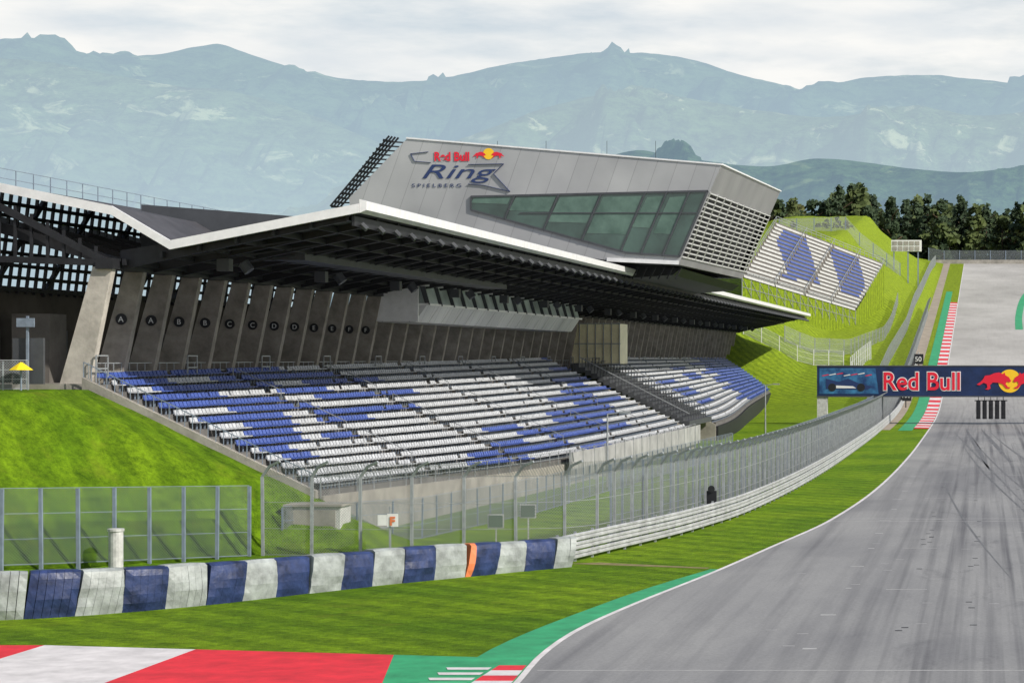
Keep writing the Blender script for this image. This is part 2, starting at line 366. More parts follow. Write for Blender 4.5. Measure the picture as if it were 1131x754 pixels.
# ---------------------------------------------------------------- tyre barrier
BT=[(-46,70.5),(-32,73.8),(-27.6,77.4),(-23.4,84.0),(-20.2,88.4),(-17.1,92.4)]
def resample(pts,step):
    out=[]
    P=[Vector((p[0],p[1],0)) for p in pts]; out.append(P[0]); rem=step
    for i in range(len(P)-1):
        seg=P[i+1]-P[i]; L=seg.length; d=0
        while L-d>=rem:
            d+=rem; out.append(P[i]+seg*(d/L)); rem=step
        rem-=(L-d)
    return out
cy=Curve1D([(p[0],p[1]) for p in BT])
dense=[(x*.25,cy(x*.25)) for x in range(-184,-67)]
pp=resample(dense,.25)
b=MB(); GRP=6
for i in range(len(pp)-1):
    p,q=pp[i],pp[i+1]; t=(q-p).normalized(); nrm=Vector((t.y,-t.x,0))
    g=i//GRP; loc=(i%GRP)/GRP; loc2=((i%GRP)+1)/GRP
    mi=g%2
    if -20.5<p.x<-20.3: mi=2
    rg=random.Random(g*13+5)
    H=lerp(1.55,1.16,clamp((p.x+32)/15,0,1))+rg.uniform(-.04,.04)
    off=rg.uniform(-.06,.06); tilt=rg.uniform(.04,.22); lean=rg.uniform(-.02,.08)
    w=.8
    def section(P0,u):
        c=1-(abs(u-.5)*2)**4
        def nn(k): return noise.noise(Vector((P0.x*1.3,P0.y*1.3,k*1.7)))*.07
        pr=[(-w/2,0),(-w/2,H-.09),(-w/2+.14,H-.02+.02*c),(w/2-.2,H+.02*c+nn(1)*.5),(w/2-.05,H-.07+nn(2)*.5),(w/2+.05*c-.03,H*.82+nn(2)*.4),(w/2+.08*c+nn(3),H*.6),(w/2+.10*c+nn(4),H*.4),(w/2+.07*c+nn(5),H*.2),(w/2-.03+.03*c,0)]
        return [Vector((P0.x,P0.y,0))+nrm*(a+off+lean*z)+t*(tilt*z)+Vector((0,0,z)) for a,z in pr]
    S=section(p,loc); T=section(q,loc2)
    for k in range(len(S)-1): b.poly([S[k],S[k+1],T[k+1],T[k]],mi)
    if i%GRP==0: b.poly(S,mi)
    if i%GRP==GRP-1 or i==len(pp)-2: b.poly(list(reversed(T)),mi)
b.build('tyre_barrier',[M['blue_tyre'],M['white_tyre'],M['orange']])

# ---------------------------------------------------------------- guardrail
gR=Curve1D([(92.6,-17.4),(98,-16.4),(109,-14.4),(123.5,-12.9),(157,-11.9),(212,-11.7),(300,-12.0),(420,-12.0)])
b=MB()
prof=[(0,0),(.07,.04),(.07,.11),(0,.15),(0,.17),(.07,.21),(.07,.28),(0,.32)]
yv=[92.6+2*i for i in range(80)]+[252+4*i for i in range(42)]
for lev in range(3):
    z0=.12+lev*.37
    for i in range(len(yv)-1):
        for k in range(len(prof)-1):
            a,c=prof[k],prof[k+1]; y,y2=yv[i],yv[i+1]
            b.poly([(gR(y)+a[0],y,ramp(y)+z0+a[1]),(gR(y2)+a[0],y2,ramp(y2)+z0+a[1]),(gR(y2)+c[0],y2,ramp(y2)+z0+c[1]),(gR(y)+c[0],y,ramp(y)+z0+c[1])],0)
for y in yv: b.box(gR(y)-.12,gR(y)-.02,y-.05,y+.05,ramp(y),ramp(y)+1.25,1)
b.build('guardrail',[mat('guardrail_zinc',(.40,.41,.42),.5,.15,.3,1.5),M['steel']])

# ---------------------------------------------------------------- fences
def fence(name,pts,h,sp,meshm,postm,over=0,zf=None,pw=.08):
    root=empty(name); P=resample(pts,sp); b=MB(); f=MB(); uv=[]
    zf=zf or height; u=0
    for i,p in enumerate(P):
        z=zf(p.x,p.y); dx=random.uniform(-.03,.03)
        b.beam((p.x,p.y,z-.3),(p.x+dx,p.y,z+h),pw)
        if over:
            b.beam((p.x+dx,p.y,z+h),(p.x+over*.35,p.y-over*.1,z+h+over*.5),pw*.8)
            b.beam((p.x+over*.35,p.y-over*.1,z+h+over*.5),(p.x+over*.9,p.y-over*.3,z+h+over*.75),pw*.8)
        if i<len(P)-1:
            q=P[i+1]; z2=zf(q.x,q.y); L=(q-p).length
            f.poly([(p.x,p.y,z),(q.x,q.y,z2),(q.x,q.y,z2+h),(p.x,p.y,z+h)]); uv+=[(u,0),(u+L,0),(u+L,h),(u,h)]
            if over:
                f.poly([(p.x,p.y,z+h),(q.x,q.y,z2+h),(q.x+over*.8,q.y-over*.3,z2+h+over*.7),(p.x+over*.8,p.y-over*.3,z+h+over*.7)]); uv+=[(u,0),(u+L,0),(u+L,1),(u,1)]
            for k in range(4): b.beam((p.x,p.y,z+.05+h*k/3.02),(q.x,q.y,z2+.05+h*k/3.02),.022)
            u+=L
    b.build('fence_posts',postm,root); f.build('fence_mesh',meshm,root,uv=uv)
    return root
fence('boundary_fence',[(-50,83),(-37.8,88.2),(-31.2,97.2)],3.0,1.6,M['mesh_green'],M['steel_d'],zf=lambda x,y:lerp(.4,0,clamp((y-88)/9,0,1)),pw=.13)
lowz=lambda x,y:ramp(y)
dpts=[(-31.0,97.3),(-26,96.6),(-21.5,96.8),(-18.4,97.2)]+[(gR(y)-.9,y) for y in (99,104,109,114,120,128,136,146,157,170,185,200,225,250,280,320,380,440,520)]
fence('debris_fence',dpts,3.4,2.2,M['mesh'],M['steel'],over=.9,zf=lowz,pw=.12)
fence('debris_fence',[(gR(y)-1.9,y) for y in (104,112,120,140,160,180,200,240,300)],3.6,1.6,M['mesh_dense'],M['steel_d'],zf=lowz,pw=.1)
fence('inner_fence',[(-31,100),(-26.5,106),(-24.5,125),(-23.5,160),(-22,200)],1.9,2.0,M['mesh_dense'],M['steel_d'],zf=lowz,pw=.07)
fence('hill_fence',[(-17.0,330),(-16.8,400),(-16,470),(-15.6,560),(-15.4,720)],3.0,4,M['mesh'],M['steel'],pw=.14)
fence('hill_fence',[(-20,350),(-22,372),(-20,400)],3.2,2.5,M['mesh'],M['white'],pw=.14)
fence('hill_fence',[(-40,376),(-30,378),(-22,384)],2.6,3,M['mesh'],M['white'],pw=.12)
fence('hill_fence',[(-34,386),(-24,400),(-19.5,440),(-19,500)],2.6,4,M['mesh'],M['steel'],pw=.14)
fence('hill_fence',[(-48,530),(-36,540),(-20,560)],3.2,5,M['mesh'],M['steel_d'],pw=.2)
fence('crest_fence',[(-18,735),(20,735),(70,735)],4.2,5,M['mesh_dense'],M['steel_d'],pw=.25)
b=MB(); b.box(-16,80,733,733.6,36,40.2); b.build('crest_wall',M['concrete'])
fence('bank_railing',[(-50,97),(-45,101.5),(-42.8,103.5)],1.3,1.1,M['mesh'],M['steel'],pw=.06)

# ---------------------------------------------------------------- grandstand
gs=empty('grandstand')
XR=-41.3
def rearZ(y): return lerp(7.25,8.0,clamp((y-104)/110,0,1))
fX=Curve1D([(104,-30.6),(150,-28.1),(190,-27.5),(214,-27.5),(250,-28),(300,-31),(362,-33.6)])
fZ=Curve1D([(104,2.05),(150,1.35),(214,1.3),(260,1.6),(362,3.2)])
N=15
steps=MB(); seats=MB()
def pt(y,fr): return lerp(XR,fX(y),fr), lerp(rearZ(y),fZ(y),fr)
runs={0:[(104,132),(210,230)],1:[(106,112),(118,141)],2:[(108,126),(131,147),(204,230)],3:[(104,115),(124,133)],
 4:[(104,122),(128,149),(196,230)],5:[(112,125),(198,206)],6:[(106,118),(122,143),(190,230)],7:[(110,117),(121,130),(180,200)],8:[(108,115),(186,210)],
 9:[(104,114),(117,122),(170,198)],10:[(106,110),(146,156),(168,196)],11:[(107,111),(152,184)],12:[(140,150),(158,190)],13:[(133,160)],14:[(130,144),(160,170)]}
for (ya,yb) in ((104.0,214.0),(233.0,361.0)):
    n=int((yb-ya)/5)
    for r in range(N):
        for i in range(n):
            y0=lerp(ya,yb,i/n); y1=lerp(ya,yb,(i+1)/n)
            xa,za=pt(y0,r/N); xb,zb=pt(y0,(r+1)/N); xc,zc=pt(y1,r/N); xd,zd=pt(y1,(r+1)/N)
            steps.poly([(xa,y0,za),(xb,y0,za),(xd,y1,zc),(xc,y1,zc)])
            steps.poly([(xb,y0,za),(xb,y0,zb),(xd,y1,zd),(xd,y1,zc)])
        y=ya+.4
        while y<yb-.3:
            ph=(y-ya)%18.2
            if ph<1.1: y+=.5; continue
            x,z=pt(y,r/N); x2,_=pt(y,(r+1)/N)
            xm=lerp(x,x2,.45)
            if ya<200: blue=any(a<y<c for a,c in runs[r])
            else: blue=(y>318+9*math.sin(r*2.3)-r*1.5) or (246<y<264 and r in (6,8,9,11)) or (280<y<296 and r in (3,5,6))
            mi=1 if blue else 0
            if random.random()>.012:
                zz=z+.30
                seats.box(xm-.18,xm+.22,y-.215,y+.215,zz,zz+.05,mi)
                xb_=xm-.22; bh=.25+random.uniform(-.01,.01)
                seats.hexa([(xb_,y-.21,zz),(xb_+.05,y-.21,zz),(xb_+.05,y+.21,zz),(xb_,y+.21,zz),
                            (xb_-.09,y-.19,zz+bh),(xb_-.04,y-.19,zz+bh),(xb_-.04,y+.19,zz+bh),(xb_-.09,y+.19,zz+bh)],mi)
                seats.box(xm-.03,xm+.03,y-.03,y+.03,z,zz,2)
            y+=.5
steps.build('terrace_steps',M['steps'],gs)
seats.build('seats',[M['white_seat'],M['blue_seat'],M['steel_d']],gs)
b=MB()
for (y0,y1,up) in ((103.6,104.0,.35),(214.0,214.3,.3),(232.7,233.0,.3),(361.0,361.4,.35)):
    yc=clamp(y0,104,361)
    b.prism([(XR,y0,rearZ(yc)+up),(fX(yc),y0,fZ(yc)+up),(fX(yc),y0,-.3),(XR,y0,-.3)],(0,y1-y0,0),0)
for i in range(22):
    y0=104+i*5;y1=y0+5
    b.hexa([(fX(y0)-.02,y0,-.3),(fX(y0)+.25,y0,-.3),(fX(y1)+.25,y1,-.3),(fX(y1)-.02,y1,-.3),(fX(y0)-.02,y0,fZ(y0)+.1),(fX(y0)+.25,y0,fZ(y0)+.1),(fX(y1)+.25,y1,fZ(y1)+.1),(fX(y1)-.02,y1,fZ(y1)+.1)],0)
for i in range(26):
    y0=233+i*128/26;y1=y0+128/26
    b.hexa([(fX(y0)-.02,y0,-.3),(fX(y0)+.25,y0,-.3),(fX(y1)+.25,y1,-.3),(fX(y1)-.02,y1,-.3),(fX(y0)-.02,y0,fZ(y0)+.1),(fX(y0)+.25,y0,fZ(y0)+.1),(fX(y1)+.25,y1,fZ(y1)+.1),(fX(y1)-.02,y1,fZ(y1)+.1)],1)
b.build('stand_walls',[M['concrete'],M['dark']],gs)
b=MB()
for i in range(16):
    y0=150+i*4;y1=y0+3.9
    b.hexa([(fX(y0)+.6,y0,.5),(fX(y0)+.68,y0,.5),(fX(y1)+.68,y1,.5),(fX(y1)+.6,y1,.5),(fX(y0)+.6,y0,2.2),(fX(y0)+.68,y0,2.2),(fX(y1)+.68,y1,2.2),(fX(y1)+.6,y1,2.2)],0)
    b.box(fX(y0)+.6,fX(y0)+.7,y0-.05,y0+.05,-.1,2.4,1)
for i in range(44):
    y0=104+i*2.5;y1=y0+2.5
    for dz in (.55,.95): b.beam((fX(y0)+.12,y0,fZ(y0)+dz),(fX(y1)+.12,y1,fZ(y1)+dz),.035,mi=1)
    b.beam((fX(y0)+.12,y0,fZ(y0)),(fX(y0)+.12,y0,fZ(y0)+.95),.045,mi=1)
for i in range(30):
    f=i/30; x=lerp(XR,fX(104),f); z=lerp(7.25,fZ(104),f)+.35
    b.beam((x,103.8,z),(x,103.8,z+.7),.03,mi=2)
b.beam((XR,103.8,8.3),(fX(104),103.8,fZ(104)+1.05),.04,mi=2)
for k in range(1,6):
    ya_=104.5+k*18.2
    if ya_<213:
        for f in (0.05,.35,.65):
            x,z=pt(ya_,f); x2,z2=pt(ya_,f+.22); b.beam((x,ya_,z+.9),(x2,ya_,z2+.9),.04,mi=1); b.beam((x,ya_,z),(x,ya_,z+.9),.04,mi=1); b.beam((x2,ya_,z2),(x2,ya_,z2+.9),.04,mi=1)
b.build('parapet_panels',[mat('panel_grey',(.36,.36,.36),.6,0,.25,.7),M['steel'],M['steel_d']],gs)
b=MB()
b.box(-48,XR-.01,104.3,372,6.6,7.3,0)
b.box(-48.3,-47.6,100,372,7.05,12.0,1)
for i in range(66):
    y=107+i*4
    b.box(-47.55,-47.45,y,y+2.2,7.3,9.9,2 if i%3 else 3)
b.box(-54,-48.4,92,104,7.0,12.2,1)
b.box(-46.4,-44.6,108,110,7.3,10.6,3); b.box(-46.9,-46.2,101,101.6,7.0,12,3)
b.build('rear_concourse',[M['concrete'],M['interior'],M['darkgrey'],M['concrete_dark']],gs)
b=MB(); rl=MB(); marks=MB()
Y=104.6;k=0
piers=[]
while Y<372:
    top=lerp(12.7,13.3,(Y-104)/250)
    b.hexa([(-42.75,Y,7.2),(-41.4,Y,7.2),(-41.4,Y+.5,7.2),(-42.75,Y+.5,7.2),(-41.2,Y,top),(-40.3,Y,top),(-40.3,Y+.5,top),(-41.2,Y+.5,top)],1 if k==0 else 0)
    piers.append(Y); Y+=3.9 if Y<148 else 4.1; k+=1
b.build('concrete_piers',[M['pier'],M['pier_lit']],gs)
letters='AABBCCDDEEFF'
for i,y in enumerate(piers[1:13]):
    marks.cyl((-41.35,y-.02,10.35),(-41.35,y-.07,10.35),.27,16,0)
marks.build('sector_discs',M['dark'],gs)
def text(name,s,loc,size,m,parent=None,rot=(math.pi/2,0,0),off=0,shear=0,sx=1,ext=.01,align='LEFT'):
    cu=bpy.data.curves.new(name,'FONT'); cu.body=s; cu.size=size; cu.offset=off; cu.shear=shear; cu.extrude=ext; cu.align_x=align
    cu.materials.append(m); o=bpy.data.objects.new(name,cu); o.location=loc; o.rotation_euler=rot; o.scale=(sx,1,1); COL.objects.link(o)
    if parent: o.parent=parent
    return o
for i,y in enumerate(piers[1:13]):
    text('sector_letter',letters[i],(-41.35,y-.085,10.22),.38,M['white'],gs,align='CENTER')
for i in range(67):
    y=104.5+i*4
    for z in (7.85,8.25): rl.beam((XR-.05,y,z),(XR-.05,y+4,z),.04)
    for d in (0,1,2,3): rl.beam((XR-.05,y+d,7.2),(XR-.05,y+d,8.25),.04)
    if i%3==0:
        for z in (8.0,8.6): rl.beam((XR+.3,y,z),(XR+.3,y+1.4,z),.06)
        rl.beam((XR+.3,y,7.2),(XR+.3,y,8.6),.06); rl.beam((XR+.3,y+1.4,7.2),(XR+.3,y+1.4,8.6),.06)
rl.build('railings',M['steel'],gs)

# roof
roof=empty('grandstand_roof'); roof.parent=gs
sec=[(-28.95,15.45),(-37.7,13.75),(-40.4,15.35),(-46.5,16.6)]
b=MB()
for i in range(3):
    (x0,z0),(x1,z1)=sec[i],sec[i+1]
    b.hexa([(x1,105,z1-.12),(x0,105,z0-.12),(x0,373,z0-.12),(x1,373,z1-.12),(x1,105,z1+.1),(x0,105,z0+.1),(x0,373,z0+.1),(x1,373,z1+.1)],0)
b.build('roof_deck',M['soffit'],roof)
b=MB()
for i in range(3):
    (x0,z0),(x1,z1)=sec[i],sec[i+1]
    h=.24
    b.hexa([(x1,104.75,z1-h),(x0,104.75,z0-h),(x0,104.97,z0-h),(x1,104.97,z1-h),(x1,104.75,z1+.18),(x0,104.75,z0+.18),(x0,104.97,z0+.18),(x1,104.97,z1+.18)],0)
y=104.8
while y<373:
    y1=min(373.2,y+5.96)
    b.hexa([(-28.93,y,15.2),(-28.6,y,15.34),(-28.6,y1,15.34),(-28.93,y1,15.2),(-28.93,y,15.84),(-28.6,y,15.74),(-28.6,y1,15.74),(-28.93,y1,15.84)],0)
    y+=6
b.build('roof_fascia',M['fascia'],roof)
b=MB()
Y=105.6
while Y<373:
    b.hexa([(-40.3,Y,12.6),(-29.4,Y,14.95),(-29.4,Y+.22,14.95),(-40.3,Y+.22,12.6),(-40.3,Y,13.5),(-29.4,Y,15.25),(-29.4,Y+.22,15.25),(-40.3,Y+.22,13.5)],0)
    b.beam((-40.3,Y,12.9),(-48,Y,15.2),.25,.5)
    b.beam((-39.5,Y+.1,12.9),(-33,Y+3.9,14.2),.08); 
    Y+=3.95
for i in range(7):
    f=i/6; x=lerp(-40,-29.6,f); z=lerp(12.95,15.02,f)
    b.beam((x,105.2,z),(x,373,z),.14,.28)
b.beam((-29.3,105.1,14.85),(-29.3,373,14.85),.12,.45)
b.beam((-40.6,104.4,12.85),(-40.6,373,12.85),.8,.5)
b.build('roof_trusses',M['dark'],roof)
b=MB()
for i in range(90):
    y=106+i*3
    b.cyl((-29.15,y,14.75),(-28.9,y,14.5),.13,8)
for i in range(16):
    y=110+i*16; b.cyl((-36,y,13.1),(-35.7,y,12.7),.28,8); b.box(-37.2,-36.6,y-.3,y+.3,12.7,13.3)
b.build('roof_lamps',M['darkgrey'],roof)
b=MB()
X0=-47.0
for i in range(60):
    y=100+i*1.0; b.beam((X0,y,11.6),(X0+.6,y,16.4),.14)
for k in range(9):
    z=11.8+k*.58; b.beam((X0+k*.07,99,z),(X0+k*.07,160,z),.22,.16)
for k in range(6):
    y=101+k*6; b.beam((X0,y,11.6),(X0+.6,y+5,16.4),.2)
b.beam((-40.6,105,12.9),(-47,105,16.2),.3,.3); b.beam((-40.6,105,12.9),(-52,105,13.3),.3,.3)
for k in range(8): 
    x=-41.2-k*.75; b.beam((x,105,13.0+.02*k),(x,105,lerp(13.3,16.3,(k+1)/8)),.12)
b.build('lattice_screen',M['dark'],roof)
b=MB(); b.hexa([(-43.2,116,13.5),(-34.8,116,13.5),(-34.8,165,13.5),(-43.2,165,13.5),(-43.2,116,16.35),(-34.8,116,15.7),(-34.8,165,16.2),(-43.2,165,16.9)]); b.build('roof_plant_box',M['darkgrey'],roof)
b=MB()
for i in range(50):
    y=100+i*2; b.beam((-46.2,y,16.5),(-46.2,y,17.4),.04)
    for z in (16.95,17.4): b.beam((-46.2,y,z),(-46.2,y+2,z),.03)
b.build('roof_railing',M['steel_d'],roof)
b=MB()
n=16
for i in range(n):
    y0=152+i*3.6; y1=y0+3.45
    b.hexa([(-41,y0,10.9),(-38.2,y0,10.9),(-38.2,y1,10.9),(-41,y1,10.9),(-41,y0,12.1),(-37.4,y0,12.1),(-37.4,y1,12.1),(-41,y1,12.1)],0)
    b.hexa([(-41,y0,12.11),(-37.45,y0,12.11),(-37.45,y1,12.11),(-41,y1,12.11),(-41,y0,13.3),(-37.8,y0,13.3),(-37.8,y1,13.3),(-41,y1,13.3)],1)
    for yy_ in (y0-.12,):
        b.hexa([(-37.5,yy_,12.05),(-37.2,yy_,12.05),(-37.2,yy_+.14,12.05),(-37.5,yy_+.14,12.05),(-37.9,yy_,13.35),(-37.56,yy_,13.35),(-37.56,yy_+.14,13.35),(-37.9,yy_+.14,13.35)],3)
b.box(-41,-37.5,151.8,210,13.31,13.55,2)
b.box(-41,-37.28,151.8,210,12.02,12.16,2)
b.box(-41,-37.9,151.5,151.79,10.95,13.5,2)
b.build('commentary_boxes',[M['silver2'],M['glass2'],M['fascia'],M['darkgrey']],gs)
b=MB()
b.box(-41.2,-36.4,226,231,7.9,11.9,0)
for k in range(7): b.box(-41.2+k*.8-.04,-41.2+k*.8+.04,225.9,226.0,7.9,12.0,1)
for z in (7.9,9.9,11.9): b.box(-41.3,-36.3,225.86,225.98,z-.05,z+.05,1)
b.build('stair_hall',[M['beige'],M['steel']],gs)
b=MB()
for i in range(18):
    f=i/18; x=lerp(-38.5,-28,f); z=lerp(7.6,2.2,f)
    b.box(x,x+.6,215,232.4,z-.5,z,0)
    for k in range(9): b.box(x+.1,x+.16,216+k*1.9,216.1+k*1.9,z,z+.9,0)
    b.box(x+.1,x+.16,216,232,z+.85,z+.9,0)
b.beam((-38.5,215,8.6),(-28,215,3.2),.08,.08,1); b.beam((-38.5,232,8.6),(-28,232,3.2),.08,.08,1)
b.box(-39,-38.5,215,232,4,8,0)
b.build('access_stairs',[M['darkgrey'],M['steel']],gs)

# ---------------------------------------------------------------- tower building
tw=empty('control_tower_building')
F=180.0;R=232.0
front=[(-45.9,25.9),(-20.9,23.8),(-24.3,15.9),(-29,16.1),(-38,17.4),(-50,15),(-50.5,21.2)]
back=[(-45.9,27.0),(-20.9,25.5),(-24.8,16.6),(-29,16.6),(-38,17.4),(-50,15),(-50.5,21.2)]
b=MB()
fr=[(x,F,z) for x,z in front]; bk=[(x,R,z) for x,z in back]
b.poly(fr,0); b.poly(list(reversed(bk)),0)
for i in range(7):
    j=(i+1)%7
    if i==1: continue
    b.poly([fr[i],bk[i],bk[j],fr[j]],0 if i in (0,5,6) else 1)
T0,T1,B0,B1=[Vector(v) for v in (fr[1],bk[1],fr[2],bk[2])]
def face(u,v,o=0): 
    p=T0.lerp(T1,u).lerp(B0.lerp(B1,u),v); return p+Vector((o,0,-o*.4))
b.poly([face(0,0),face(1,0),face(1,.27),face(0,.27)],2)
b.poly([face(0,.92),face(1,.92),face(1,1),face(0,1)],2)
b.poly([face(0,.27,-.5),face(1,.27,-.5),face(1,.92,-.5),face(0,.92,-.5)],1)
b.poly([face(1,.27),face(1,.27,-.5),face(1,.92,-.5),face(1,.92)],0)
b.build('tower_shell',[M['silver'],M['dark'],M['silver_end']],tw)
b=MB()
for k in range(15):
    v=.28+k*.64/14; b.beam(face(0,v,.02),face(1,v,.02),.10,.12)
for k in range(11):
    u=k/10; b.beam(face(u,.27,.05),face(max(0,min(1,u+.06)),.92,.05),.13,.06)
b.build('louvre_screen',mat('louvre_aluminium',(.5,.5,.5),.4,.2),tw)
g=[(-40.8,21.3),(-21.95,21.75),(-24.2,16.55),(-28.4,16.85),(-37.9,19.45),(-40.8,20.25)]
b=MB(); b.poly([(x,F-.06,z) for x,z in g]); b.build('tower_glazing',M['glass'],tw)
b=MB()
for i in range(6):
    p,q=g[i],g[(i+1)%6]; b.beam((p[0],F-.1,p[1]),(q[0],F-.1,q[1]),.12,.14)
def gl_bot(x):
    if x<-37.9: return lerp(20.25,19.45,(x+40.8)/2.9)
    if x<-28.4: return lerp(19.45,16.85,(x+37.9)/9.5)
    return lerp(16.85,16.55,(x+28.4)/4.2)
for xt in (-37.3,-33.8,-30.4,-26.9,-25.2,-23.4):
    zt=21.3+(xt+40.8)/18.85*.45
    z=zt;x=xt
    while z>gl_bot(x) and x>-40: z-=.1; x-=.042
    b.beam((xt,F-.12,zt),(x,F-.12,z),.14,.10)
b.beam((-36.9,F-.12,20.0),(-22.7,F-.12,20.0),.07,.07)
b.build('glazing_frames',M['darkgrey'],tw)
b=MB()
for (xa,xb,zb,sh) in ((-40.5,-37.6,20.7,.3),(-37.2,-34,20.1,.6),(-33.7,-30.6,19.2,1),(-30.3,-27.2,18.3,1.3),(-26.8,-25.4,18.8,1.2),(-25,-23.6,18.3,1.3)):
    b.poly([(xa,F-.085,21.25),(xb,F-.085,21.35),(xb-sh,F-.085,zb),(xa-sh,F-.085,zb+.1)])
b.build('glass_blinds',mat('blind_glass',(.12,.20,.165),.15,0,.3,.6,c2=(.06,.11,.09)),tw)
b=MB()
b.prism([(-38,186,17.3),(-24.9,186,15.85),(-25.6,186,15.3),(-31,186,14.9),(-42,186,14)],(0,44,0))
for k in range(8):
    x=-30+k*.7; b.beam((x,184,14.9),(x+.5,184,15.9),.12)
for k in range(16):
    f=k/16; xa=lerp(-51.2,-46.8,f); za=lerp(20.4,26.0,f)
    b.beam((xa,F,za),(xa-.8,F+.4,za+.2),.16)
    b.beam((xa-.8,F+.4,za+.1),(xa-.2,F+5,za+.4),.12)
for o_ in (0,.27,.54,.8): b.beam((-51.3-o_,F+.1+o_*.3,20.4+o_*.2),(-46.6-o_,F+.1+o_*.3,26.0+o_*.2),.14,.12)
for x in (-43,-40,-36,-31,-27): b.beam((x,F+6,24),(x,F+6,26.3),.03)
b.build('tower_steelwork',M['dark'],tw)
b=MB()
b.beam((-45.95,F-.02,25.96),(-20.85,F-.02,23.86),.15,.12); b.beam((-20.85,F,23.86),(-20.85,R,25.56),.15,.12)
b.beam((-24.3,F-.03,16.05),(-30,F-.03,16.3),.12,.3)
b.build('parapet_trim',M['fascia'],tw)
lg=empty('tower_logo'); lg.parent=tw
text('lettering_upper','Red Bull',(-43.75,F-.05,24.15),.98,M['logo_red'],lg,off=.03,sx=.86)
text('lettering_large','Ring',(-44.9,F-.05,22.75),1.6,M['logo_navy'],lg,off=.0,shear=.35,sx=2.0)
text('lettering_small','S P I E L B E R G',(-45.5,F-.05,22.05),.40,M['logo_navy'],lg,sx=1.45)
b=MB()
def pln(pts,w,y=F-.05,mi=0):
    for i in range(len(pts)-1): b.beam((pts[i][0],y,pts[i][1]),(pts[i+1][0],y,pts[i+1][1]),w,.04,mi)
pln([(-45.6,24.7),(-44.2,24.85)],.10); pln([(-45.6,24.7),(-45.3,24.1),(-44.0,24.0)],.1); pln([(-41.0,23.85),(-38.2,23.9),(-39.0,23.1),(-37.7,21.7),(-39.8,22.2),(-41,22.3)],.17)
b.build('logo_lines',M['logo_navy'],lg)
def bull(cx,cz,s,y,parent,flip=1):
    pts=[(-1.0,.12),(-.85,.38),(-.5,.42),(-.2,.56),(.15,.62),(.42,.5),(.55,.62),(.6,.42),(.85,.28),(1.02,.0),(.9,-.1),(.72,-.02),(.62,-.2),(.78,-.42),(.95,-.44),(.9,-.54),(.66,-.52),(.42,-.24),(.1,-.12),(-.3,-.1),(-.5,-.3),(-.45,-.52),(-.62,-.62),(-.85,-.58),(-.68,-.48),(-.72,-.22),(-.95,-.12),(-1.25,-.3),(-1.45,-.25),(-1.2,-.08)]
    q=MB(); q.poly([(cx+flip*a*s,y,cz+c*s) for a,c in pts]); return q.build('bull_emblem',M['logo_red'],parent)
bull(-40.05,24.6,.42,F-.06,lg,1); bull(-38.75,24.6,.42,F-.06,lg,-1)
b=MB(); b.cyl((-39.4,F-.03,24.7),(-39.4,F-.045,24.7),.45,20); b.build('sun_emblem',M['logo_yellow'],lg)

# ---------------------------------------------------------------- start gantry
ga=empty('start_gantry')
GY=283.0
b=MB()
b.box(-20.9,20,GY,GY+1.2,3.75,7.4,0)
b.box(-20.95,20.1,GY-.05,GY+1.25,7.4,7.55,1); b.box(-20.95,20.1,GY-.05,GY+1.25,3.6,3.75,1)
b.box(-20.9,-19.6,GY+.1,GY+1.1,-.2,3.6,2); b.box(18.2,19.6,GY+.1,GY+1.1,-.2,3.6,2)
b.build('gantry_frame',[M['banner'],M['darkgrey'],M['white_dirty']],ga)
b=MB()
b.poly([(-20.6,GY-.02,4.0),(-13.2,GY-.02,4.0),(-13.6,GY-.02,7.2),(-20.6,GY-.02,7.2)])
b.build('banner_art',M['banner_art'],ga)
b=MB()
b.poly([(-19.8,GY-.04,4.6),(-14.6,GY-.04,4.5),(-13.9,GY-.04,4.9),(-15.6,GY-.04,5.3),(-17,GY-.04,5.9),(-18.2,GY-.04,5.5),(-19.8,GY-.04,5.9)],0)
for x in (-19,-15.4): b.cyl((x,GY-.045,4.8),(x,GY-.06,4.8),.5,16,1)
b.poly([(-18.6,GY-.05,4.7),(-16,GY-.05,4.7),(-16.4,GY-.05,4.95),(-18.5,GY-.05,5.05)],2)
for k in range(7): b.poly([(-20.2+k*.9,GY-.035,6.2+.1*(k%3)),(-19.4+k*.9,GY-.035,6.35+.1*(k%3)),(-19.5+k*.9,GY-.035,6.45+.1*(k%3)),(-20.3+k*.9,GY-.035,6.28+.1*(k%3))],2 if k%2 else 3)
b.build('banner_car_picture',[M['logo_navy'],M['dark'],M['white'],M['logo_red']],ga)
text('banner_lettering_outline','Red Bull',(-12.75,GY-.03,4.5),3.15,M['white'],ga,off=.15,sx=.93)
text('banner_lettering','Red Bull',(-12.75,GY-.06,4.5),3.15,M['logo_red'],ga,off=.045,sx=.93)
b=MB(); b.cyl((3.2,GY-.02,5.6),(3.2,GY-.04,5.6),1.45,28); b.build('sun_emblem',M['logo_yellow'],ga)
bull(1.6,5.6,1.75,GY-.1,ga,1); bull(5.4,5.6,1.75,GY-.1,ga,-1)
b=MB()
for k in range(5):
    x=-1.0+k*.78
    b.box(x,x+.55,GY+.2,GY+.5,.85,3.1); b.beam((x+.27,GY+.35,3.1),(x+.27,GY+.35,3.6),.08)
    for z in (1.2,1.75,2.3,2.8): b.cyl((x+.27,GY+.2,z),(x+.27,GY+.1,z),.2,10)
b.beam((-1.2,GY+.35,3.15),(2.9,GY+.35,3.15),.12)
b.build('start_lights',M['dark'],ga)

